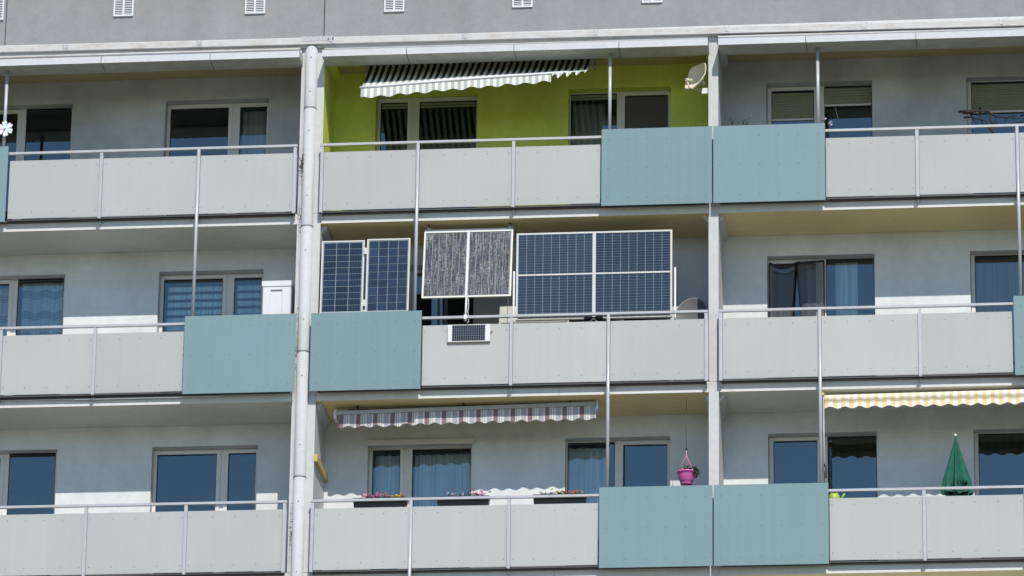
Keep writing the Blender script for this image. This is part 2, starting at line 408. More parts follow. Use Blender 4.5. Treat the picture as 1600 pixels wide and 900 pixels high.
for x0, x1 in segs:
    t = .0; c = MB()
    z0, z1 = 2.393-.002*x0*.5, 2.497-.002*x0*.5
    c.face([(x0, -.25, z0), (x1, -.25, z0), (x1, -.25, z1), (x0, -.25, z1)], 0)
    c.face([(x0, -.25, z0), (x0, .16, z0), (x1, .16, z0), (x1, -.25, z0)], 1)
    c.face([(x0, -.25, z1), (x1, -.25, z1), (x1, .07, z1+.055), (x0, .07, z1+.055)], 0)
    c.face([(x0, .16, z0), (x0, .16, z0+.05), (x1, .16, z0+.05), (x1, .16, z0)], 1)
    for xx, s in ((x0, 1), (x1, -1)):
        q = [(xx, -.25, z0), (xx, -.25, z1), (xx, .07, z1+.055), (xx, .16, z0+.05), (xx, .16, z0)]
        c.face(q if s > 0 else q[::-1], 1)
    # folded drip edge
    c.box(x0+.001, x1-.001, -.2535, -.2505, z0-.004, z0+.012, 0)
    build('fascia_box', c, ['roofmetal', 'soffit_metal'], BD)
for x0, x1 in ((-6.0, -.30), (.07, 5.90), (6.055, 11.9)):
    c = MB(); q = lambda x: 2.643-.0022*(x+3)
    T = lambda x, y, z: (x, y, q(x)+z)
    P8 = [T(x, y, z) for x in (x0, x1) for y in (.028, .074) for z in ((0, .024) if x0 != .07 else (-.012, .0))]
    for f_ in ((0, 4, 5, 1), (0, 2, 6, 4), (1, 5, 7, 3), (0, 1, 3, 2), (4, 6, 7, 5)): c.face([P8[k] for k in f_])
    build('drip_strip', c, 'cap', BD)

# floor slabs (edge, underside) with the sloping corbels that carry them
for r in range(0, 4):
    z = -H*r
    for bi, (x0, x1) in enumerate(bays):
        c = MB(); c.box(x0+.002, x1-.002, FY, D-.002, z+SOF, z-.002, mats=[1, 0, 0, 0, 0, 0])
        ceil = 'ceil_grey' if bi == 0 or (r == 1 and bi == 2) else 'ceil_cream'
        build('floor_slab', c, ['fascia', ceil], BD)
        c = MB(); c.box(x0+.03, x1-.03, .05, FY-.004, z-.040, z-.012); build('edge_channel', c, 'shade_metal', BD)
for r in range(0, 4):
    zt = CEIL-H*(r) if r else CEIL+.035
    for bi, (x0, x1) in enumerate(bays):
        for s, xx in ((1, x0), (-1, x1)):
            mt = 'green' if (r == 0 and bi == 1) else 'fin'
            prof = [(0, -.001), (.075, -.001), (.085, -.035), (.0, -.115)]
            c = MB(); n = 4
            ya, yb = .22, D-.003
            A = [Vector((xx+s*(p+.001), ya, zt+q)) for p, q in prof]; B = [Vector((xx+s*(p*1.02+.001), yb, zt+q)) for p, q in prof]
            c.face(A if s < 0 else A[::-1]); c.face(B[::-1] if s < 0 else B)
            for i in range(n):
                q = [A[i], A[(i+1) % n], B[(i+1) % n], B[i]]; c.face(q[::-1] if s < 0 else q)
            build('corbel', c, mt, BD)
# dividing walls, one element per storey; painted lime inside the lime balcony
for r in range(0, 4):
    zb = -H*r+(0 if r < 3 else SOF); za = -H*(r-1)-.006 if r else 2.70
    for fi, (x0, x1) in enumerate(FINS):
        inr = 1 if (r == 0 and fi == 1) else 0; inl = 1 if (r == 0 and fi == 2) else 0
        c = MB(); c.box(x0, x1, FIN, D+.1, -H*r, za, mats=[0, 0, 0, 0, inl, inr]); build('dividing_wall', c, ['fin', 'green'], BD)
# downpipe on the wide joint wall
pj = [2.70, 1.687, -.217, -2.203, -4.148, -6.10, -8.05, -10.6]
for k, (a, bb) in enumerate(zip(pj, pj[1:])):
    c = MB(); xa = -.128; prof = []
    r0 = .093
    c.tube([(xa, FIN-.005, a-.001 if k else a-.05), (xa, FIN-.005, bb+.02), (xa, FIN-.005, bb-.012)], [r0, r0, r0*1.045], 24)
    if k == 0: c.lathe([(r0, a-.052), (r0*.92, a-.02), (r0*.7, a), (.001, a+.01)], (xa, FIN-.005, 0), 24)
    build('downpipe', c, 'pipe', BD)
    for zz in ((a*.25+bb*.75), (a*.8+bb*.2)):
        c = MB(); c.lathe([(.011, 0), (.011, .004), (.001, .005)], (xa+.005, FIN-.099, zz), 8, T=Matrix.Rotation(R(90), 3, 'X')); build('screw', c, 'bracket', BD)
    if k: 
        c = MB(); c.lathe([(r0*1.05, -.011), (r0*1.056, -.008), (r0*1.056, -.002), (r0*1.03, .001)], (xa, FIN-.005, a), 24); build('pipe_seam', c, 'cable', BD)
c = MB(); c.box(-.236, -.221, FIN-.012, FIN-.001, -11, 2.66); build('corner_trim', c, 'fin', BD)
# green and black growth on the pipe and joint wall
for n_, (cx, cz, sx, sz) in ((140, (-.212, .78, .02, .10)), (30, (-.235, -.05, .012, .16)), (40, (-.235, -5.0, .012, .22)), (40, (-.232, -2.2, .012, .35))):
    c = MB()
    for i in range(n_):
        p = Vector((random.gauss(cx, sx), FIN-.03-random.random()*.05, random.gauss(cz, sz))); d = .004+random.random()*.008
        q = Matrix.Rotation(random.random()*6.28, 3, 'Y')
        c.face([p+q @ Vector(v)*d for v in ((-1, -.2, -1), (1, 0, -.6), (.7, -.2, 1.2))])
    build('moss', c, 'moss', BD, kind='stuff')

# loggia walls with window openings, windows with frame, panes and dark room behind
def loggia_wall(r, bi, opens):
    x0, x1 = bays[bi]; zb = -H*r; zt = zb+CEIL+(.035 if r == 0 else 0)
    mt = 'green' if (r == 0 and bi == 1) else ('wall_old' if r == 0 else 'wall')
    xs = sorted({x0, x1} | {a for o in opens for a in o[:2]}); zs = sorted({zb, zt} | {zb+a for o in opens for a in o[2:4]})
    c = MB()
    for xa, xb in zip(xs, xs[1:]):
        for za, zc in zip(zs, zs[1:]):
            mx, mz = (xa+xb)/2, (za+zc)/2-zb
            if any(o[0] < mx < o[1] and o[2] < mz < o[3] for o in opens): continue
            c.face([(xa, D, za), (xb, D, za), (xb, D, zc), (xa, D, zc)])
    e = .27
    for a, bq, z0, z1 in opens:
        z0 += zb; z1 += zb
        c.face([(a, D, z0), (a, D, z1), (a, D+e, z1), (a, D+e, z0)]); c.face([(bq, D, z0), (bq, D+e, z0), (bq, D+e, z1), (bq, D, z1)])
        c.face([(a, D, z1), (bq, D, z1), (bq, D+e, z1), (a, D+e, z1)]); c.face([(a, D, z0), (a, D+e, z0), (bq, D+e, z0), (bq, D, z0)])
    build('loggia_wall', c, mt, BD)
WY = D+.19
def window(r, x0, x1, panes, zt=2.305, frame='upvc'):
    """panes: (glass x0, glass x1, glass top, has its own opening sash)"""
    panes = [(max(a-.0013*(10.7-a), x0+.02), min(b_-.0013*(10.7-b_), x1-.012), t_+.028, q_) for a, b_, t_, q_ in panes]
    zb = -H*r; w_ = empty('window', ((x0+x1)/2, WY, zb+.02), parent=BD)
    f = MB(); xs = [x0]
    gz0 = .16
    edges = []
    for i, (a, bq, gt, sash) in enumerate(panes): edges += [a, bq]
    # solid bars of the frame around the panes
    solids = [(x0+.002, edges[0])]+[(edges[i], edges[i+1]) for i in range(1, len(edges)-1, 2)]+[(edges[-1], x1-.002)]
    for a, bq in solids:
        if bq-a > .008: f.box(a, bq, WY-.02, WY+.06, zb+.03, zb+zt-.002)
    for a, bq, gt, sash in panes:
        f.box(a, bq, WY-.02, WY+.06, zb+gt, zb+zt-.002); f.box(a, bq, WY-.02, WY+.06, zb+.03, zb+gz0)
    build('frame', f, frame, w_)
    for a, bq, gt, sash in panes:
        if sash:
            s = MB(); q = .055
            for bx in ((a-q, a, gz0-q, gt+q), (bq, bq+q, gz0-q, gt+q), (a, bq, gt, gt+q), (a, bq, gz0-q, gz0)):
                s.box(max(bx[0], x0+.004), min(bx[1], x1-.004), WY-.036, WY-.021, zb+bx[2], zb+min(bx[3], zt-.004))
            build('sash', s, frame, w_)
        s = MB(); t = .010
        for bx in ((a, a+t, gz0, gt), (bq-t, bq, gz0, gt), (a+t, bq-t, gt-t, gt), (a+t, bq-t, gz0, gz0+t)):
            s.box(bx[0]+.001, bx[1]-.001, WY-.012, WY+.03, zb+bx[2]+.001, zb+bx[3]-.001)
        build('seal', s, 'rubber', w_)
        s = MB(); s.face([(a+t, WY, zb+gz0+t), (bq-t, WY, zb+gz0+t), (bq-t, WY, zb+gt-t), (a+t, WY, zb+gt-t)]); o = build('pane', s, 'glass', w_); o.rotation_euler = (R(random.uniform(-.3, .3)), 0, R(random.uniform(-.3, .3)))
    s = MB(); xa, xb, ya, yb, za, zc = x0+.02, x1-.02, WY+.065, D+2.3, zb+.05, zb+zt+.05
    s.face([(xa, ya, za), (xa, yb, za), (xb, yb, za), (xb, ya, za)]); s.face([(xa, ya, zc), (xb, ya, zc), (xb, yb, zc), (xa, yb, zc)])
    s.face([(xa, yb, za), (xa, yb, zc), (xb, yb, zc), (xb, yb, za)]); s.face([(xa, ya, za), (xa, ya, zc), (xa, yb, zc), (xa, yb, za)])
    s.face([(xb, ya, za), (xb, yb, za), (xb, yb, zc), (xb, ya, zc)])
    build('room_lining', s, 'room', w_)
    s = MB(); s.box(x0-.02, x1+.02, D-.03, D+.06, zb+.045, zb+.065); build('sill', s, 'alu', w_)
    return w_
Wd = {}
TA = lambda o: [(-5.53+o, -4.885+o, 2.205, True), (-4.755+o, -4.04+o, 2.275, False)]
OP = .025
ops = {0: [(-5.6, -4.005), (-2.555, -.945)], 1: [(.72, 2.29), (3.688, 5.258)], 2: [(6.71, 8.322), (9.745, 11.36)]}
for r in range(3):
    for bi in range(3):
        loggia_wall(r, bi, [(a, bq, .06, 2.307) for a, bq in ops[bi]])
    Wd[r, 'a'] = window(r, -5.6, -4.005, TA(0))
    Wd[r, 'b'] = window(r, -2.555, -.945, [(-2.485, -1.575, 2.205, True), (-1.40, -.98, 2.205, True)])
    Wd[r, 'c'] = window(r, .72, 2.29, [(.785, 1.205, 2.207, True), (1.385, 2.268, 2.207, True)])
    Wd[r, 'd'] = window(r, 3.688, 5.258, [(3.702, 4.425, 2.258, False), (4.548, 5.208, 2.205, True)])
    Wd[r, 'e'] = window(r, 6.71, 8.322, [(6.785, 7.435, 2.212, True), (7.587, 8.312, 2.27, False)])
    Wd[r, 'f'] = window(r, 9.745, 11.36, [(9.812, 10.74, 2.262, True), (10.9, 11.32, 2.205, True)])
for bi in range(3): loggia_wall(3, bi, [])
# roller shutters, shutter boxes and head rails
def shutter(wnd, r, a, bq, zt, zbot):
    s = MB(); z = zt-.02; zb = -H*r
    while z > zbot+.03:
        s.face([(a, WY-.006, zb+z), (bq, WY-.006, zb+z), (bq, WY-.017, zb+z-.020), (a, WY-.017, zb+z-.020)][::-1])
        s.face([(a, WY-.017, zb+z-.020), (bq, WY-.017, zb+z-.020), (bq, WY-.006, zb+z-.0425), (a, WY-.006, zb+z-.0425)][::-1]); z -= .0425
    build('roller_shutter', s, 'shutter', wnd)
    s = MB(); s.box(a, bq, WY-.02, WY-.004, zb+zbot, zb+zbot+.028); build('shutter_bar', s, 'upvc', wnd)
shutter(Wd[0, 'e'], 0, 6.79, 7.42, 2.228, 1.755); shutter(Wd[0, 'e'], 0, 7.59, 8.298, 2.288, 1.97); shutter(Wd[0, 'f'], 0, 9.822, 10.73, 2.278, 1.79)
for k, segs_ in (('c', ((.79, 1.18, 2.223), (1.388, 2.24, 2.223))), ('d', ((3.712, 4.40, 2.273),))):
    for a, bq, zt in segs_:
        s = MB(); s.box(a, bq, WY-.016, WY-.003, zt-.045, zt-.008); s.box(a, bq, WY-.016, WY-.003, zt-.085, zt-.055); build('roller_shutter', s, 'shutter', Wd[0, k])
s = MB(); s.box(.70, 2.315, D-.055, D-.002, -5.6+2.245, -5.6+2.325); build('shutter_box', s, 'upvc', Wd[2, 'c'])
s = MB(); s.tube([(7.75, WY-.012, 1.95), (7.80, WY-.012, 1.72)], .004, 5); build('pull_cord', s, 'white_cord', Wd[0, 'e'])
for (cx, cz) in ((7.79, 1.015), (8.17, 1.01)):                       # pale heart stickers on the pane
    s = MB(); pts = []
    for k in range(25):
        t = 2*math.pi*k/24; pts.append((cx+.0032*16*math.sin(t)**3, WY-.004, cz+.0032*(13*math.cos(t)-5*math.cos(2*t)-2*math.cos(3*t)-math.cos(4*t))))
    s.tube(pts, .010, 5, caps=False); build('heart_sticker', s, 'white_cord', Wd[0, 'e'])

def screen(wnd, r, a, bq, zt):
    s = MB(); s.box(a, bq, WY-.045, WY-.040, -H*r+.15, -H*r+zt); build('insect_screen', s, 'screen', wnd)
screen(Wd[0, 'd'], 0, 4.552, 5.204, 2.20)
# balcony railings: boards, posts, handrail
def railing(r, bi, white, blue, posts, rails, longs=()):
    zb = -H*r; x0, x1 = bays[bi]
    rg = empty('balcony_railing', ((x0+x1)/2, 0, zb), parent=BD)
    for a, bq in white:
        c = MB(); c.box(a, bq, 0, .012, zb, zb+.936)
        n = max(3, round((bq-a)/.32)+1)
        for z in (.105, .84):
            for k in range(n):
                x = a+.04+(bq-a-.08)*k/(n-1); c.tube([(x, .001, zb+z), (x, -.004, zb+z)], [.0085, .006], 6, 1)
        build('white_board', c, ['white_panel', 'rivet'], rg)
    for a, bq in blue:
        c = MB(); c.box(a, bq, -.055, -.043, zb-.064, zb+1.157)
        n = max(3, round((bq-a)/.32)+1)
        for z in (.06, .53, .99):
            for k in range(n):
                x = a+.10+(bq-a-.2)*k/(n-1); c.tube([(x, -.054, zb+z), (x, -.059, zb+z)], [.0085, .006], 6, 1)
        build('blue_board', c, ['blue_panel', 'blue_rivet'], rg)
    for p, z0, z1 in posts:
        w2 = .0235; c = MB()
        if z1 > 1.2 or z0 < -.5:
            c.tube([(p, -.014, zb+z0), (p, -.014, zb+z1)], .026, 12)
            build('pole', c, 'pole', rg)
        else:
            c.box(p-w2, p+w2, -.022, .03, zb+z0, zb+z1); c.box(p-w2-.006, p+w2+.006, .0125, .017, zb+.0, zb+.93)
            build('post', c, 'alu', rg)
        if -.1 < z0 < .2 or z0 < -.5:
            c = MB(); c.box(p-.011, p+.011, .06, FY-.001, zb-.10, zb-.045); build('bracket', c, 'grey_metal', rg)
    for a, bq in rails:
        c = MB(); c.box(a, bq, -.030, .022, zb+1.031, zb+1.067); build('handrail', c, 'alu', rg)
        c = MB(); c.box(a+.01, bq-.01, .014, .045, zb-.028, zb-.003); build('bottom_rail', c, 'shade_metal', rg)
    return rg
Pn = lambda *xs: [(x, -.03, 1.03) for x in xs]
def lg(x, up=False): return (x, 1.10, 2.40) if up else (x, -1.68, 1.03)
A3 = [(-4.69, -3.312), (-3.25, -1.822), (-1.763, -.35)]
B3 = [(.12, 1.514), (1.574, 2.962), (3.018, 4.292)]
railing(0, 0, A3, [(-6.2, -4.714)], Pn(-3.28, -.322)+[lg(-1.792), (-4.80, 1.1, 2.393)], [(-4.71, -.29)])
railing(0, 1, B3, [(4.316, 5.968)], Pn(.092, 2.99)+[lg(1.544), (4.433, 1.1, 2.388)], [(.06, 4.31)])
railing(0, 2, [(7.66, 8.986), (9.042, 10.462), (10.522, 11.9)], [(5.988, 7.651)], Pn(9.014)+[lg(10.492), (7.552, 1.1, 2.385)], [(7.652, 11.92)])
railing(1, 0, [(-6.0, -4.72), (-4.66, -3.288), (-3.238, -1.92)], [(-1.903, -.224)], Pn(-4.69, -3.263), [(-6.03, -1.905)])
railing(1, 1, [(1.666, 2.957), (3.018, 4.40), (4.46, 5.847)], [(0, 1.656)], Pn(2.99, 5.876)+[lg(4.431)], [(1.66, 5.90)])
railing(1, 2, [(6.12, 7.512), (7.575, 8.986), (9.032, 10.355)], [(10.382, 12.05)], Pn(6.09, 9.009)+[lg(7.545), ], [(6.07, 10.38)])
railing(2, 0, [(-6.0, -4.83), (-4.77, -3.315), (-3.252, -1.815), (-1.763, -.352)], [], Pn(-4.80, -3.283, -1.789, -.322), [(-6.03, -.29)])
railing(2, 1, B3, [(4.318, 5.968)], Pn(.092, 2.99)+[lg(1.546)], [(.06, 4.31)])
railing(2, 2, [(7.662, 9.0), (9.06, 10.462), (10.52, 11.9)], [(5.988, 7.651)], Pn(9.03, 10.49), [(7.652, 11.92)])
# timber beam fixed along the dividing wall, conduit under one slab edge
c = MB(); c.box(.078, .128, .085, D-.02, -5.6+1.695, -5.6+1.80); build('timber_beam', c, 'wood', BD)
c = MB(); c.tube([(-5.9, .095, -2.8-.055), (-3.4, .085, -2.8-.062), (-1.3, .07, -2.8-.072)], .007, 6); c.box(-3.55, -1.35, .062, .078, -2.8-.078, -2.8-.066); build('conduit', c, 'white_plastic', BD)

# ------------------------------------------------------------------ awnings
# green striped awning, let down over the lime balcony, its right end sagging
aw = empty('awning', (2.35, .85, 2.6), 'green and white striped awning let down over the lime balcony, frayed valance', 'awning')
xl, xr = .64, 4.11
barp = lambda u: Vector((.683+u*3.41, -.20, 1.885+.16*u+.012*math.sin(u*3.1)))
rolp = lambda u: Vector((xl+.03+u*(xr-xl-.05), .80, 2.60+.004*u))
def fab(u, v):
    a = rolp(u)-Vector((0, .05, .0)); bq = barp(u)
    p = a.lerp(bq, v); p.z -= .03*math.sin(math.pi*v)*(1+.25*math.sin(u*9)); return p
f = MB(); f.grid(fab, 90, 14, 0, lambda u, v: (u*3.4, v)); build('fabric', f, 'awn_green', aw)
f = MB(); f.tube([rolp(0), rolp(1)], .05, 14)
f2 = MB()
def rolg(u, v):
    t = R(60+v*170); p = rolp(u); return p+Vector((0, -math.sin(t)*.052, math.cos(t)*.052))
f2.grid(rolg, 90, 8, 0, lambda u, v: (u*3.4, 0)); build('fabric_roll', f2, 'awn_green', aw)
f = MB(); f.tube([rolp(0)-Vector((.03, 0, 0)), rolp(1)+Vector((.03, 0, 0))], .044, 12); build('roller', f, 'grey_metal', aw)
f = MB(); f.tube([barp(k/12) - (Vector((.015, 0, 0)) if k == 0 else Vector()) for k in range(0, 12)], .022, 10); build('front_bar', f, 'white_plastic', aw)
def val(u, v):
    uu = u*.845; p = barp(uu)+Vector((0, -.004, -.016)); sc_ = .5-.5*math.cos(2*math.pi*(uu*3.43/.275+.4))
    h = (.175-.045*uu)-.034*sc_; p.z -= h*v; p.y -= .012*math.sin(uu*40)*v+.01*v; return p
f = MB(); f.grid(val, 150, 5, 0, lambda u, v: (u*.845*3.4, 1)); build('valance', f, 'awn_green_val', aw)
def val2(u, v):                                                     # the end of the valance flips up and crumples
    uu = .85+u*.15; p = barp(uu)+Vector((0, -.014, .008)); k = math.sin(u*23)
    p.y -= .045*v+.03*v*k; p.z -= .085*v*(1-.35*k)-.05*u*v; p.x += .02*k*v; return p
f = MB(); f.grid(val2, 50, 5, 0, lambda u, v: (u*1.1+.05, 1-v)); build('valance_flap', f, 'awn_green_val', aw)
for xx, s in ((xl, 1), (xr, -1)):
    f = MB(); f.box(xx-.02, xx+.02, .75, .87, 2.49, 2.668); f.lathe([(.035, -.02), (.035, .02), (.001, .021)], (xx-.02*s, .77, 2.52), 10, T=Matrix.Rotation(R(90), 3, 'Y')); build('wall_bracket', f, 'grey_metal', aw)
for u0 in (.08, .86):
    a = rolp(u0)+Vector((0, .05, -.07)); bq = barp(u0)+Vector((0, .03, 0)); mid = (a+bq)/2+Vector((.35 if u0 < .5 else -.35, 0, -.03))
    f = MB(); f.tube([a, mid], .014, 8); f.tube([mid, bq], .012, 8); build('folding_arm', f, 'white_plastic', aw)

# lilac striped awning, rolled up below the ceiling of the flower box balcony
aw = empty('awning', (2.3, .5, -5.6+2.6), 'rolled up awning with lilac and grey striped valance above the flower boxes', 'awning')
Z2 = -5.6; vt = lambda u: Z2+2.492+.058*u
def v2(u, v):
    x = .395+u*3.825; s_ = .5-.5*math.cos(2*math.pi*x/.215); h = .205+.025*u-.035*s_
    if u < .25: h += .012
    return Vector((x, .355-.012*v-.006*math.sin(u*55)*v, vt(u)-h*v))
f = MB(); f.grid(v2, 140, 4, 0, lambda u, v: (u*3.825, v)); build('valance', f, 'awn_lilac', aw)
f = MB(); f.prism([(.335, .0), (.335, .055), (.36, .07), (.42, .07), (.42, 0)], 0, 1)
for v in f.v: v.z += vt(v.x)-.004; v.x = .345+v.x*3.88
build('front_bar', f, 'grey_metal', aw)
f = MB(); f.tube([(.37, .50, vt(0)+.055), (4.20, .50, vt(1)+.045)], .045, 12); build('fabric_roll', f, 'awn_lilac', aw)
for xx, u in ((.335, 0), (4.235, 1)):
    f = MB(); f.box(xx-.018, xx+.018, .36, .56, vt(u)-.06, vt(u)+.08); f.lathe([(.03, -.01), (.03, .01), (.001, .011)], (xx-.02, .40, vt(u)+.03), 10, T=Matrix.Rotation(R(90), 3, 'Y')); build('end_plate', f, 'white_plastic', aw)
f = MB(); f.tube([(.5, .46, Z2+2.60), (4.1, .46, Z2+2.625)], .008, 6); build('carrier_rod', f, 'black', aw)
for xx in (.66, 2.25, 3.84):
    f = MB(); f.box(xx-.012, xx+.012, .36, .46, Z2+2.58, Z2+2.636); build('hanger', f, 'black', aw)

# yellow checked awning on the parasol balcony
aw = empty('awning', (9.6, .3, Z2+2.6), 'yellow and white checked awning with scalloped edge above the green parasol', 'awning')
vt3 = lambda u: Z2+2.545+.028*u
def v3(u, v):
    x = 7.60+u*4.0; t = (x-7.79)/.215; h = .208+.017*math.cos(2*math.pi*t)-.012+.018*u
    if u < .03: h -= .0
    bul = .035*math.sin(math.pi*min(1, v*1.9)) if v < .55 else .0
    return Vector((x, .10-bul*.8-.02*max(0, v-.5)*math.sin(u*60)*.4, vt3(u)-h*v))
f = MB(); f.grid(v3, 160, 8, 0, lambda u, v: (u*4.0, v)); build('valance', f, 'awn_plaid', aw)
f = MB(); f.grid(lambda u, v: (7.60+u*4.0, .10+v*.55, vt3(u)-.004+.05*v), 40, 3, 0, lambda u, v: (u*4.0, 0)); build('fabric', f, 'awn_plaid', aw)
f = MB(); f.tube([(7.58, .12, vt3(0)-.07), (11.62, .12, vt3(1)-.07)], .02, 10); build('front_bar', f, 'grey_metal', aw)
f = MB(); f.tube([(7.6, .62, vt3(0)+.04), (11.6, .62, vt3(1)+.04)], .035, 10); build('roller', f, 'grey_metal', aw)
f = MB(); f.box(7.555, 7.60, .04, .16, vt3(0)-.02, vt3(0)+.03); build('end_plate', f, 'wood', aw)
cr = empty('awning_crank', (7.59, -.03, Z2+1.2), 'slim crank rod hanging beside the pole left of the checked awning', 'crank')
f = MB(); f.tube([(7.588, .035, Z2+2.5), (7.592, .03, Z2+1.17)], .011, 8); build('rod', f, 'pole', cr)
f = MB(); f.tube([(7.592, .01, Z2+1.46), (7.615, .005, Z2+1.42), (7.62, .0, Z2+1.34)], .008, 6); f.box(7.60, 7.63, -.015, .015, Z2+1.25, Z2+1.35); build('handle', f, 'black', cr)

# ------------------------------------------------------------------ solar modules
def module(label, org, w_, h_, tilt, cols, rows, cellm, yaw=0, frame=.028, gap=.006, single=True, split=None, fr_m='frame_alu', border=.012, group='balcony solar panels'):
    """org: lower left corner of the glass side; tilt leans the top backwards (+y)"""
    e = empty('solar_panel', org, label, 'solar panel', group, rot=(R(-tilt), 0, R(yaw)))
    f = MB()
    for bx in ((0, frame, 0, h_), (w_-frame, w_, 0, h_), (frame, w_-frame, 0, frame), (frame, w_-frame, h_-frame, h_)): f.box(bx[0], bx[1], 0, .035, bx[2], bx[3])
    build('frame', f, fr_m, e, True)
    f = MB(); f.box(frame-.001, w_-frame+.001, .006, .012, frame-.001, h_-frame+.001); build('backsheet', f, 'backsheet', e, True)
    blocks = split or [(frame+border, w_-frame-border, frame+border, h_-frame-border)]
    for (xa, xb, za, zb) in blocks:
        cw, ch = (xb-xa)/cols, (zb-za)/rows
        if single:
            c = MB(); c.box(0, cw-gap, .0025, .0055, 0, ch-gap)
            for i, u in enumerate(c.uv):
                for k, vi in enumerate(c.f[i]): u_ = c.v[vi]; c.uv[i] = c.uv[i][:k]+[(u_.x/cw, u_.z/ch)]+c.uv[i][k+1:]
            me, ctr = c.mesh('cell', cellm)
            for i in range(cols):
                for j in range(rows):
                    o = bpy.data.objects.new('cell', me); link(o, e, Vector((xa+i*cw+gap/2, 0, za+j*ch+gap/2))+ctr, True)
        else:
            c = MB()
            for i in range(cols):
                for j in range(rows):
                    x, z = xa+i*cw+gap/2, za+j*ch+gap/2
                    c.face([(x, .003, z), (x+cw-gap, .003, z), (x+cw-gap, .003, z+ch-gap), (x, .003, z+ch-gap)], 0, [(0, 0), (1, 0), (1, 1), (0, 1)])
            build('cell_field', c, cellm, e, True, kind='stuff')
    return e
Z1 = -2.8
mA = module('dark blue solar panel with three cell columns, nearest the downpipe', (.112, .015, Z1+1.165), .645, 1.175, 3, 3, 11, 'cell_mono', frame=.02, gap=.008)
mB = module('dark blue solar panel with four cell columns left of the thin pole', (.795, .015, Z1+1.165), .65, 1.19, 3, 4, 9, 'cell_poly', frame=.02, gap=.007)
for zz in (1.28, 2.10):
    c = MB(); c.box(.755, .80, .03, .045, Z1+zz, Z1+zz+.10); build('hinge_plate', c, 'frame_alu', mA)
    o = [q for q in mA.children if q.name.startswith('hinge')][-1]; o.matrix_parent_inverse = mA.matrix_basis.inverted() @ Matrix.Translation(WL[mA.name])
hh = 1.169
tl = math.degrees(math.asin(.20/hh))
mC = module('glare-streaked grey double solar panel hung from hooks in a white frame', (1.632, .05, Z1+1.388), 1.338, hh, tl, 6, 9, 'cell_glare', frame=.024, gap=.006,
            split=[(.030, .645, .034, hh-.06), (.69, 1.303, .034, hh-.06)])
c = MB(); c.box(.652, .683, -.004, .03, .024, hh-.024); build('middle_bar', c, 'white_plastic', mC, True)
c = MB(); c.box(.024, 1.311, -.003, .02, hh-.056, hh-.0245); build('top_bar', c, 'white_plastic', mC, True)
for xx in (.06, 1.29):
    c = MB(); c.box(xx-.03, xx+.04, -.012, .04, hh-.01, hh+.028); build('clamp', c, 'grey_metal', mC, True)
    c = MB(); c.tube([(xx, .02, hh+.02), (xx+.012, .03, hh+.08), (xx-.012, .02, hh+.09), (xx-.01, .02, hh+.105)], .009, 6); build('hook', c, 'black', mC, True)
c = MB(); c.tube([(.675, .0, .0), (.672, .0, -.345)], .016, 8); c.box(.65, .695, -.03, .05, -.385, -.315); build('strut', c, 'white_plastic', mC, True)
c = MB(); c.tube([(.70, .02, .0), (.705, .05, -.12), (.695, .06, -.22), (.71, .08, -.34), (.72, .0, -.42), (.71, -.05, -.47)], .006, 6); build('cable', c, 'white_cord', mC, True)
c = MB(); c.tube([(1.30, .03, .0), (1.29, .06, -.2), (1.285, .10, -.42)], .004, 5); build('wire', c, 'cable', mC, True)
mD = module('large blue solar panel with a white cross bar standing behind the handrail', (3.042, .075, Z1+1.0), 2.325, 1.38, 0, 9, 15, 'cell_half', frame=.026, gap=.0060, single=False,
            split=[(.030, 1.137, .032, .70), (1.187, 2.295, .032, .70), (.030, 1.137, .732, 1.35), (1.187, 2.295, .732, 1.35)])
c = MB(); c.box(1.140, 1.184, -.003, .03, .027, 1.353); build('middle_bar', c, 'frame_alu', mD, True)
for a, bq in ((.027, 1.139), (1.185, 2.298)):
    c = MB(); c.box(a, bq, -.002, .02, .705, .727); build('cross_bar', c, 'frame_alu', mD, True)
for xx in (-.035, 2.365):
    c = MB(); c.tube([(xx, .03, -.98), (xx, .03, .79)], .016, 8); build('support_rod', c, 'white_plastic', mD, True)
c = MB(); c.box(1.02, 1.30, -.03, .02, -.005, .025); c.tube([(1.06, 0, -.01), (1.16, -.01, .015), (1.26, 0, -.01)], .012, 6); build('clamp', c, 'black', mD, True)
c = MB(); c.tube([(1.10, -.02, -.055), (1.16, -.03, .0), (1.23, -.02, -.055)], .008, 6); build('clamp_fork', c, 'white_plastic', mD, True)
mE = module('small solar panel with pale side margins hung on the white board', (2.045, -.042, Z1+.655), .635, .272, 1.5, 15, 6, 'cell_small', frame=.012, gap=.0045, single=False,
            split=[(.068, .556, .014, .258)])
for a, bq in ((.012, .064), (.560, .623)):
    c = MB(); c.box(a, bq, -.001, .01, .012, .26); build('side_margin', c, 'white_plastic', mE, True)
c = MB(); c.tube([(.63, .03, .12), (.72, .05, .22), (.80, .06, .275), (.84, .10, .29)], .004, 5); c.tube([(.63, .03, .14), (.70, .05, .23), (.79, .07, .285)], .004, 5); build('cable', c, 'cable', mE, True)

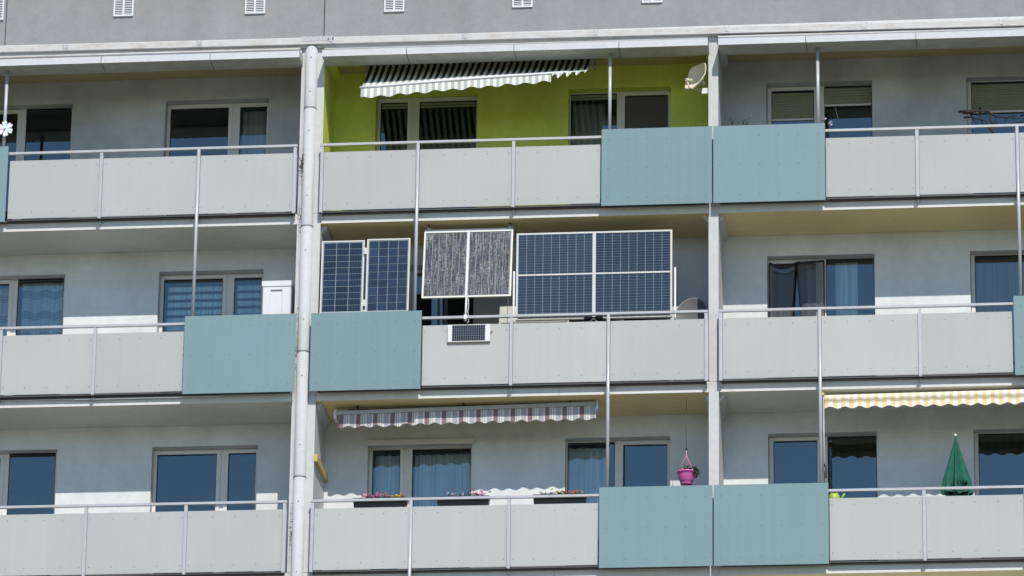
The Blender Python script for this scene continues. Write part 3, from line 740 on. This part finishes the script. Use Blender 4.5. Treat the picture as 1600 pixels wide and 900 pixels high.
# ------------------------------------------------------------------ satellite dishes
def dish(label, ctr, face, up, rx, rz, depth, mats, arm=True, rim='cream_metal', ex=3.2, reach=1.5):
    e = empty('satellite_dish', ctr, label, 'satellite dish', 'satellite dishes on the balconies')
    n = Vector(face).normalized(); a = n.cross(Vector(up)).normalized(); bq = a.cross(n)
    F = lambda x, y, z: a*x+bq*y+n*z
    f = MB()
    def surf(u, v, off=0):
        t = 2*math.pi*u; rr = v; sq = 1/max(abs(math.cos(t))**ex+abs(math.sin(t))**ex, 1e-6)**(1/ex)
        return F(rx*rr*math.cos(t)*sq, rz*rr*math.sin(t)*sq, depth*(rr*sq)**2-depth+off)
    f.grid(lambda u, v: surf(u, v), 36, 8, 0, closeu=True); f.grid(lambda u, v: surf(u, v, -.012), 36, 8, 0, closeu=True)
    build('reflector', f, mats, e, True)
    f = MB(); f.tube([surf(k/36, 1.0, -.006) for k in range(37)], .009, 6, caps=False); build('rim', f, rim, e, True)
    if arm:
        f = MB(); p0 = F(0, -rz*.75, -depth*.4); p1 = F(0, -rz*1.02, depth*reach*.5); p2 = F(0, -rz*.75, depth*reach)
        f.tube([F(0, -rz*.3, -depth*1.1), p0-n*.05-bq*.05, p1-bq*.03, p2], .011, 8); build('arm', f, rim, e, True)
        f = MB(); f.tube([p2+n*.02, p2-n*.055+bq*.03], .026, 10); f.tube([p2-n*.055+bq*.03, p2-n*.075+bq*.04], .034, 10); build('receiver', f, 'cream_metal', e, True)
    f = MB(); f.tube([F(0, -.02, -depth-.01), F(0, -.04, -depth-.09)], .03, 10); build('back_mount', f, 'grey_metal', e, True)
    return e
d1 = dish('cream satellite dish on a bracket beside the lime wall', (5.72, .10, 2.03), (-.66, -.66, .30), (0, 0, 1), .20, .215, .09, 'cream_metal')
f = MB(); f.box(5.80, 5.904, .16, .24, 1.775, 1.86); build('wall_bracket', f, 'white_plastic', d1)
f = MB(); f.tube([(5.80, .20, 1.80), (5.76, .17, 1.83), (5.75, .16, 1.93)], .016, 8); build('bracket_tube', f, 'grey_metal', d1)
d2 = dish('round grey satellite dish low behind the handrail by the large solar panel', (5.60, .72, Z1+1.25), (-.25, -.95, .18), (0, 0, 1), .255, .29, .05, 'dish_grey', True, 'grey_metal', 2.0, 3.5)
f = MB(); f.tube([(5.62, .84, Z1+.02), (5.62, .84, Z1+1.25)], .02, 8); f.box(5.5, 5.74, .72, .96, Z1+.004, Z1+.03); build('stand', f, 'grey_metal', d2)

# ------------------------------------------------------------------ curtains, blinds and nets
def curtain(label, r, x0, x1, z0, z1, y, mt, amp=.02, per=.11, name='curtain', cat='curtain', fold=None):
    c = MB(); n = max(24, int((x1-x0)/per*8)); ph = random.random()*6
    def fn(u, v):
        x = x0+(x1-x0)*u; s = math.sin(2*math.pi*x/per+ph+1.2*math.sin(x*9))
        yy = y+amp*s*(.5+.5*v); xx = x+(fold*(v)*(1 if u < .5 else -1)*0 if fold else 0)
        return (xx, yy, -H*r+z1+(z0-z1)*v)
    c.grid(fn, n, 6, 0, lambda u, v: (u*(x1-x0), v)); return build(name, c, mt, label=label, cat=cat)
curtain('pale grey pleated curtain in the window by the dark sash on the lime wall', 0, 3.72, 4.22, .1, 2.2, D+.38, 'cur_grey', .025, .13)
curtain('pale grey roller blind in the narrow pane next to the downpipe, top floor', 0, -1.385, -.99, .15, 2.2, D+.29, 'cur_grey', 0, 1, 'roller_blind', 'blind')
curtain('dull grey roller blind in the window at the right edge, middle floor', 1, 9.83, 10.72, .15, 2.2, D+.29, 'cur_dull', 0, 1, 'roller_blind', 'blind')
curtain('sheer curtain with wavy bands at the left edge, door leaf side', 1, -5.52, -4.90, .1, 2.25, D+.36, 'cur_waves', .012, .3)
curtain('sheer curtain with wavy bands in the wide pane at the left edge', 1, -4.74, -4.05, .1, 2.3, D+.36, 'cur_waves', .012, .3)
curtain('blue grey day and night blind in the wide pane beside the thin pole', 1, -2.46, -1.59, .15, 2.2, D+.29, 'cur_zebra', 0, 1, 'striped_blind', 'blind')
curtain('blue grey day and night blind in the narrow pane beside the white cabinet', 1, -1.385, -.99, .15, 2.2, D+.29, 'cur_zebra', 0, 1, 'striped_blind', 'blind')
curtain('wide strip of blue curtain in the dark window under the hung panel', 1, 1.66, 1.755, .1, 2.25, D+.34, 'cur_white', .008, .05)
curtain('narrow strip of blue curtain in the dark window under the hung panel', 1, 1.79, 1.84, .1, 2.25, D+.34, 'cur_white', .008, .05)
curtain('white pleated curtain behind glass right of the black insect net', 1, 7.72, 8.05, .1, 2.3, D+.35, 'cur_white', .02, .09)
curtain('pale striped curtain edge behind the right side of the black insect net', 1, 7.30, 7.43, .1, 2.25, D+.33, 'cur_white', .012, .05)
curtain('sheer white curtain in the narrow pane behind the pink flowers', 2, .79, 1.20, .1, 2.2, D+.35, 'cur_white', .035, .11)
curtain('sheer white curtain in the wide pane behind the flower boxes', 2, 1.39, 2.265, .1, 2.2, D+.35, 'cur_white', .035, .12)
curtain('sheer white curtain in the window left of the hanging pot', 2, 3.71, 4.28, .1, 2.25, D+.35, 'cur_white', .035, .11)
# black insect net hung outside the door, pinned at the head and parted in the middle
nt_ = empty('insect_net', (7.15, D-.02, Z1+2.2), 'black insect net curtain pinned in a doorway, sagging and parted', 'insect net')
sag = lambda x: (2.215-.085*math.sin(math.pi*min(1, (x-6.735)/.42)) if x < 7.155 else 2.205+.02*(x-7.155)/.4)
def leaf(xa, xb, lean_a, lean_b):
    def fn(u, v):
        k = v; x = (xa+lean_a*k)+((xb+lean_b*k)-(xa+lean_a*k))*u; xt = xa+(xb-xa)*u
        return (x, D+.05+.008*math.sin(x*60)+.01*v, Z1+sag(xt)+( .12-sag(xt))*v)
    return fn
for q in ((6.745, 7.135, 0, -.13), (7.15, 7.56, .15, 0)):
    c = MB(); c.grid(leaf(*q), 40, 10, 0, lambda u, v: (u, v)); build('net_leaf', c, 'net', nt_)
    f1, f2 = leaf(*q), None
    c = MB(); c.tube([f1(0, k/8) for k in range(9)], .011, 6); c.tube([f1(1, k/8) for k in range(9)], .011, 6); c.tube([f1(k/16, 0) for k in range(17)], .020, 6); build('hem', c, 'black', nt_)

# ------------------------------------------------------------------ flower boxes
def leaves(c, n, ctr, ext, size, m=0, shell=False):
    for i in range(n):
        while True:
            d = Vector((random.uniform(-1, 1), random.uniform(-1, 1), random.uniform(-1, 1)))
            if d.length < 1: break
        p = Vector(ctr)+Vector((d.x*ext[0], d.y*ext[1], d.z*ext[2])); s = size*random.uniform(.6, 1.3)
        q = Matrix.Rotation(random.random()*6.28, 3, 'Z') @ Matrix.Rotation(random.uniform(-1.2, 1.2), 3, 'X')
        c.face([p+q @ Vector(v)*s for v in ((0, -1, 0), (.55, 0, .12), (0, 1, -.1), (-.55, 0, .12))], m)
def flower_box(label, x0, x1, blooms):
    zb = -5.6; e = empty('flower_box', ((x0+x1)/2, .1, zb+.95), label, 'flower box', 'flower boxes along the handrail')
    c = MB(); za, zc = zb+.945, zb+1.10; y0, y1 = .04, .20; i = .018
    lo = [(x0+.02, y0+.02, za), (x1-.02, y0+.02, za), (x1-.02, y1-.02, za), (x0+.02, y1-.02, za)]; hi = [(x0, y0, zc), (x1, y0, zc), (x1, y1, zc), (x0, y1, zc)]
    ih = [(x0+i, y0+i, zc), (x1-i, y0+i, zc), (x1-i, y1-i, zc), (x0+i, y1-i, zc)]; il = [(a, b_, zc-.02) for a, b_, _ in ih]
    c.face(lo[::-1]); c.face(il)
    for k in range(4):
        j = (k+1) % 4; c.face([lo[k], lo[j], hi[j], hi[k]]); c.face([hi[k], hi[j], ih[j], ih[k]]); c.face([ih[k], ih[j], il[j], il[k]])
    build('trough', c, 'charcoal', e)
    c = MB(); c.box(x0-.006, x1+.006, y0-.008, y0-.001, zc-.045, zc-.02); build('trough_lip', c, 'charcoal', e)
    c = MB(); leaves(c, 240, ((x0+x1)/2, .12, zc+.005), ((x1-x0)*.48, .08, .05), .019); build('leaves', c, 'foliage', e, kind='stuff')
    for mt, bx, n, h in blooms:
        c = MB()
        for k in range(n):
            p = (bx+random.gauss(0, .055), .11+random.gauss(0, .03), zc+.02+abs(random.gauss(0, 1))*h)
            leaves(c, 9, p, (.02, .02, .015), .017)
        build('blooms', c, mt, e, kind='stuff')
flower_box('charcoal flower box with pink and orange blooms below the narrow pane', .675, 1.475, [('pink', .86, 10, .035), ('pink', 1.0, 14, .04), ('orange', 1.16, 8, .03), ('yellow', 1.30, 6, .025), ('orange', 1.36, 5, .04)])
flower_box('charcoal flower box with pale pink blooms at its right end, middle one', 1.91, 2.69, [('lilac', 2.20, 7, .02), ('pink', 2.50, 13, .035), ('pink', 2.58, 8, .03)])
flower_box('charcoal flower box with red and yellow blooms nearest the blue board', 3.33, 4.115, [('lilac', 3.5, 4, .02), ('yellow', 3.66, 6, .02), ('orange', 3.82, 10, .025), ('orange', 3.98, 8, .02)])

# hanging pot
hp = empty('hanging_pot', (5.56, .35, Z2+1.29), 'magenta hanging pot with trailing plant on pink hangers', 'hanging pot')
pc = (5.558, .35, Z2)
c = MB(); c.lathe([(.001, 1.285), (.082, 1.287), (.088, 1.30), (.086, 1.325), (.092, 1.33), (.108, 1.37), (.122, 1.43), (.128, 1.465), (.140, 1.47), (.142, 1.492), (.132, 1.492), (.12, 1.475), (.001, 1.47)], pc, 28); build('pot', c, 'magenta', hp)
c = MB()
for k in range(3):
    t = R(200+120*k); c.tube([(pc[0]+.132*math.cos(t), pc[1]+.132*math.sin(t), Z2+1.49), (pc[0]+.002, pc[1], Z2+1.74), (pc[0], pc[1], Z2+1.83)], .0055, 6)
build('hanger', c, 'pink', hp)
c = MB(); c.lathe([(.001, 1.825), (.014, 1.83), (.014, 1.86), (.001, 1.865)], pc, 8); build('hook', c, 'black', hp)
c = MB(); c.tube([(pc[0], pc[1], Z2+1.86), (pc[0], pc[1], Z2+CEIL-.002)], .0035, 5); build('cord', c, 'cable', hp)
c = MB(); leaves(c, 170, (pc[0]+.02, pc[1], Z2+1.52), (.10, .09, .07), .018); leaves(c, 230, (pc[0]+.12, pc[1]-.02, Z2+1.48), (.075, .08, .095), .017); leaves(c, 30, (pc[0]+.19, pc[1], Z2+1.49), (.05, .05, .08), .009); build('foliage', c, 'foliage_dark', hp, kind='stuff')
c = MB(); leaves(c, 16, (pc[0]-.02, pc[1]-.08, Z2+1.54), (.08, .04, .04), .010); build('blooms', c, 'lilac', hp, kind='stuff')
c = MB(); leaves(c, 10, (pc[0]-.02, pc[1]-.10, Z2+1.50), (.05, .03, .015), .013); build('dry_blooms', c, 'orange', hp, kind='stuff')

# folded parasol
pa = empty('parasol', (9.49, .4, Z2), 'closed dark green parasol with white tip behind the handrail', 'parasol')
px, py = 9.492, .38
def par(u, v):
    t = 2*math.pi*u; pl = .5+.5*math.cos(8*t+.6*math.sin(3*t)); rr = (.012+.25*v**1.08)*(.5+.5*pl)
    zz = Z2+1.955-.84*v+(-.055*(1-pl)+.02*math.sin(5*t))*v**4
    k = max(0, v-.8)*5
    return (px+rr*math.cos(t)*(1-.10*k)+.01*v, py+rr*math.sin(t)*.75*(1-.1*k), zz)
c = MB(); c.grid(par, 128, 18, 0, closeu=True); build('canopy', c, 'parasol', pa)
def frl(u, v):
    a = Vector(par(u, 1)); t = 2*math.pi*u; return a+Vector((.015*math.sin(17*t)*v, -.008*v, -.05*v*(.6+.4*math.sin(13*t))))
c = MB(); c.grid(frl, 128, 2, 0, closeu=True); build('frill', c, 'parasol', pa)
c = MB(); c.lathe([(.001, -.02), (.016, -.012), (.02, .004), (.016, .02), (.001, .03)], (px, py, Z2+1.972), 12); build('tip', c, 'white_plastic', pa)
c = MB(); c.tube([(px, py, Z2+.02), (px, py, Z2+1.10)], .014, 8); build('pole', c, 'white_plastic', pa)
c = MB(); c.lathe([(.001, .003), (.2, .003), (.2, .05), (.03, .08), (.001, .08)], (px, py, Z2), 20); build('base', c, 'charcoal', pa)
c = MB()
for k in range(60):
    t = random.random()*6.28; rr = random.uniform(.05, .17); leaves(c, 1, (px+.06+rr*math.cos(t)*.7, py-.14, Z2+1.20+rr*math.sin(t)*.35), (.01, .01, .01), .02)
build('dark_patch', c, 'foliage_dark', pa, kind='stuff')

# white plastic cabinet behind the blue board
cb = empty('plastic_cabinet', (-.59, .55, Z1), 'white plastic cabinet with recessed panel behind the blue board', 'cabinet')
c = MB(); c.box(-.80, -.375, .30, .80, Z1+.003, Z1+1.72); build('body', c, 'white_plastic', cb)
c = MB(); c.box(-.815, -.37, .285, .81, Z1+1.722, Z1+1.805); build('lid', c, 'white_plastic', cb)
c = MB()
for q in ((-.79, -.68, .2, 1.70), (-.50, -.385, .2, 1.70), (-.68, -.50, 1.66, 1.70)): c.box(q[0], q[1], .276, .299, Z1+q[2], Z1+q[3])
build('panel_frame', c, 'white_plastic', cb)

# wind spinner on the pole at the left edge
ws = empty('wind_spinner', (-4.775, -.09, 1.43), 'pearly flower shaped wind spinner on the pole at the left edge', 'wind spinner')
for k in range(6):
    t = R(20+k*360/6); T = Matrix.Translation((-4.775, -.085, 1.432)) @ Matrix.Rotation(t, 4, 'Y')
    c = MB()
    out = [(.012, -.008), (.05, -.030), (.085, -.046), (.118, -.04), (.128, -.022), (.112, -.006), (.122, .012), (.108, .034), (.07, .03), (.012, .008)]
    fr = [T @ Vector((a, -.006, bq)) for a, bq in out]; bk = [T @ Vector((a, .002, bq)) for a, bq in out]
    c.face(fr); c.face(bk[::-1])
    for i in range(len(out)): j = (i+1) % len(out); c.face([fr[i], bk[i], bk[j], fr[j]])
    build('petal', c, 'pearl', ws)
c = MB(); c.lathe([(.001, -.012), (.016, -.01), (.016, .035), (.001, .036)], (-4.775, -.085, 1.432), 12, T=Matrix.Rotation(R(90), 3, 'X')); c.box(-4.80, -4.76, -.085, -.035, 1.425, 1.44); build('hub', c, 'white_plastic', ws)
# plants on the upper right balcony
def twig(label, name, x, y, z0, tips, leafn, mt='foliage_dark', kindl='foliage'):
    e = empty(name, (x, y, z0), label, 'plant')
    c = MB()
    for t in tips:
        p0 = Vector((x, y, z0)); p1 = Vector(t); m1 = p0.lerp(p1, .5)+Vector((random.uniform(-.02, .02), 0, .02)); c.tube([p0, m1, p1], [.006, .005, .003], 5)
    build('stem', c, 'twig', e)
    c = MB()
    for t in tips: leaves(c, leafn, t, (.035, .03, .035), .015)
    build(kindl, c, mt, e, kind='stuff'); return e
twig('thin twiggy plant nearest the right dividing wall, behind the blue board', 'twiggy_plant', 6.30, .3, 1.12, [(6.22, .3, 1.42), (6.27, .3, 1.37), (6.33, .28, 1.31), (6.24, .28, 1.36)], 4)
twig('thin twiggy plant left of the shuttered door, behind the blue board', 'twiggy_plant', 6.47, .3, 1.12, [(6.42, .3, 1.37), (6.45, .3, 1.34), (6.49, .3, 1.40), (6.44, .28, 1.30)], 4)
fp = twig('potted plant with pale pink blossoms at the blue board corner', 'flowering_plant', 7.69, .2, .9, [(7.63, .2, 1.29), (7.72, .2, 1.22), (7.69, .18, 1.25), (7.68, .2, 1.02)], 5)
c = MB(); leaves(c, 16, (7.63, .17, 1.315), (.03, .02, .022), .016); leaves(c, 26, (7.725, .17, 1.245), (.035, .02, .035), .016); build('blossoms', c, 'lilac', fp, kind='stuff')
c = MB(); c.lathe([(.001, .003), (.09, .003), (.12, .85), (.13, .9), (.11, .9), (.001, .86)], (7.70, .2, 0), 14); build('pot', c, 'charcoal', fp)
br = empty('bare_branch', (10.2, .6, .9), 'dark bare branches spread before the shuttered window at the right edge', 'branch')
def brn(pts, r0): 
    c = MB(); n = len(pts); c.tube(pts, [r0*(1-.6*k/(n-1)) for k in range(n)], 6); build('branch', c, 'twig', br)
Y_ = .6
brn([(9.62, Y_, 1.535), (9.85, Y_, 1.54), (10.05, Y_-.02, 1.53), (10.18, Y_, 1.44), (10.35, Y_, 1.42), (10.46, Y_, 1.45), (10.47, Y_, 1.42)], .02)
brn([(9.70, Y_, 1.44), (9.82, Y_, 1.44), (9.95, Y_, 1.40), (10.04, Y_-.03, 1.36), (10.06, Y_, 1.29)], .018)
brn([(9.95, Y_, 1.60), (9.945, Y_, 1.45), (9.98, Y_, 1.34), (10.08, Y_, 1.26)], .016)
brn([(10.12, Y_, 1.50), (10.08, Y_, 1.38), (10.15, Y_, 1.33), (10.28, Y_, 1.27), (10.44, Y_, 1.33), (10.62, Y_, 1.34)], .018)
brn([(10.55, Y_, 1.44), (10.65, Y_, 1.47), (10.8, Y_, 1.45)], .014)
brn([(9.70, Y_, 1.52), (9.78, Y_-.05, 1.50), (9.9, Y_-.04, 1.52), (10.1, Y_, 1.515)], .030)
brn([(10.06, Y_, 1.29), (10.2, Y_, 1.1), (10.2, Y_, .0)], .022)
brn([(9.80, Y_, 1.50), (9.86, Y_, 1.38), (9.92, Y_, 1.30), (10.0, Y_, 1.27)], .012)
brn([(10.2, Y_, 1.44), (10.17, Y_, 1.36), (10.22, Y_, 1.30)], .010)
brn([(10.32, Y_, 1.36), (10.36, Y_, 1.42), (10.5, Y_, 1.40), (10.7, Y_, 1.42)], .012)
# lime watering can on the parasol balcony
gc = empty('watering_can', (7.73, .3, Z2+.95), 'lime green watering can peeping over the white board', 'watering can')
c = MB(); c.lathe([(.001, .93), (.075, .93), (.085, 1.0), (.08, 1.06), (.06, 1.09), (.001, 1.095)], (7.72, .3, Z2), 18); build('body', c, 'lime_plastic', gc)
c = MB(); c.tube([(7.78, .3, Z2+.98), (7.84, .3, Z2+1.04), (7.87, .3, Z2+1.095)], .013, 8); build('spout', c, 'lime_plastic', gc)
c = MB(); c.tube([(7.65, .3, Z2+1.07), (7.69, .3, Z2+1.125), (7.75, .3, Z2+1.12), (7.77, .3, Z2+1.08)], .008, 6); build('handle', c, 'lime_plastic', gc)
st = empty('plant_stool', (7.75, .3, Z2), 'small dark stool under the lime watering can', 'stool')
c = MB(); c.box(7.60, 7.90, .15, .45, Z2+.90, Z2+.928); build('seat', c, 'charcoal', st)
for dx in (.02, .27):
    for dy in (.02, .27):
        c = MB(); c.box(7.60+dx-.012, 7.60+dx+.012, .15+dy-.012, .15+dy+.012, Z2+.003, Z2+.899); build('leg', c, 'charcoal', st)
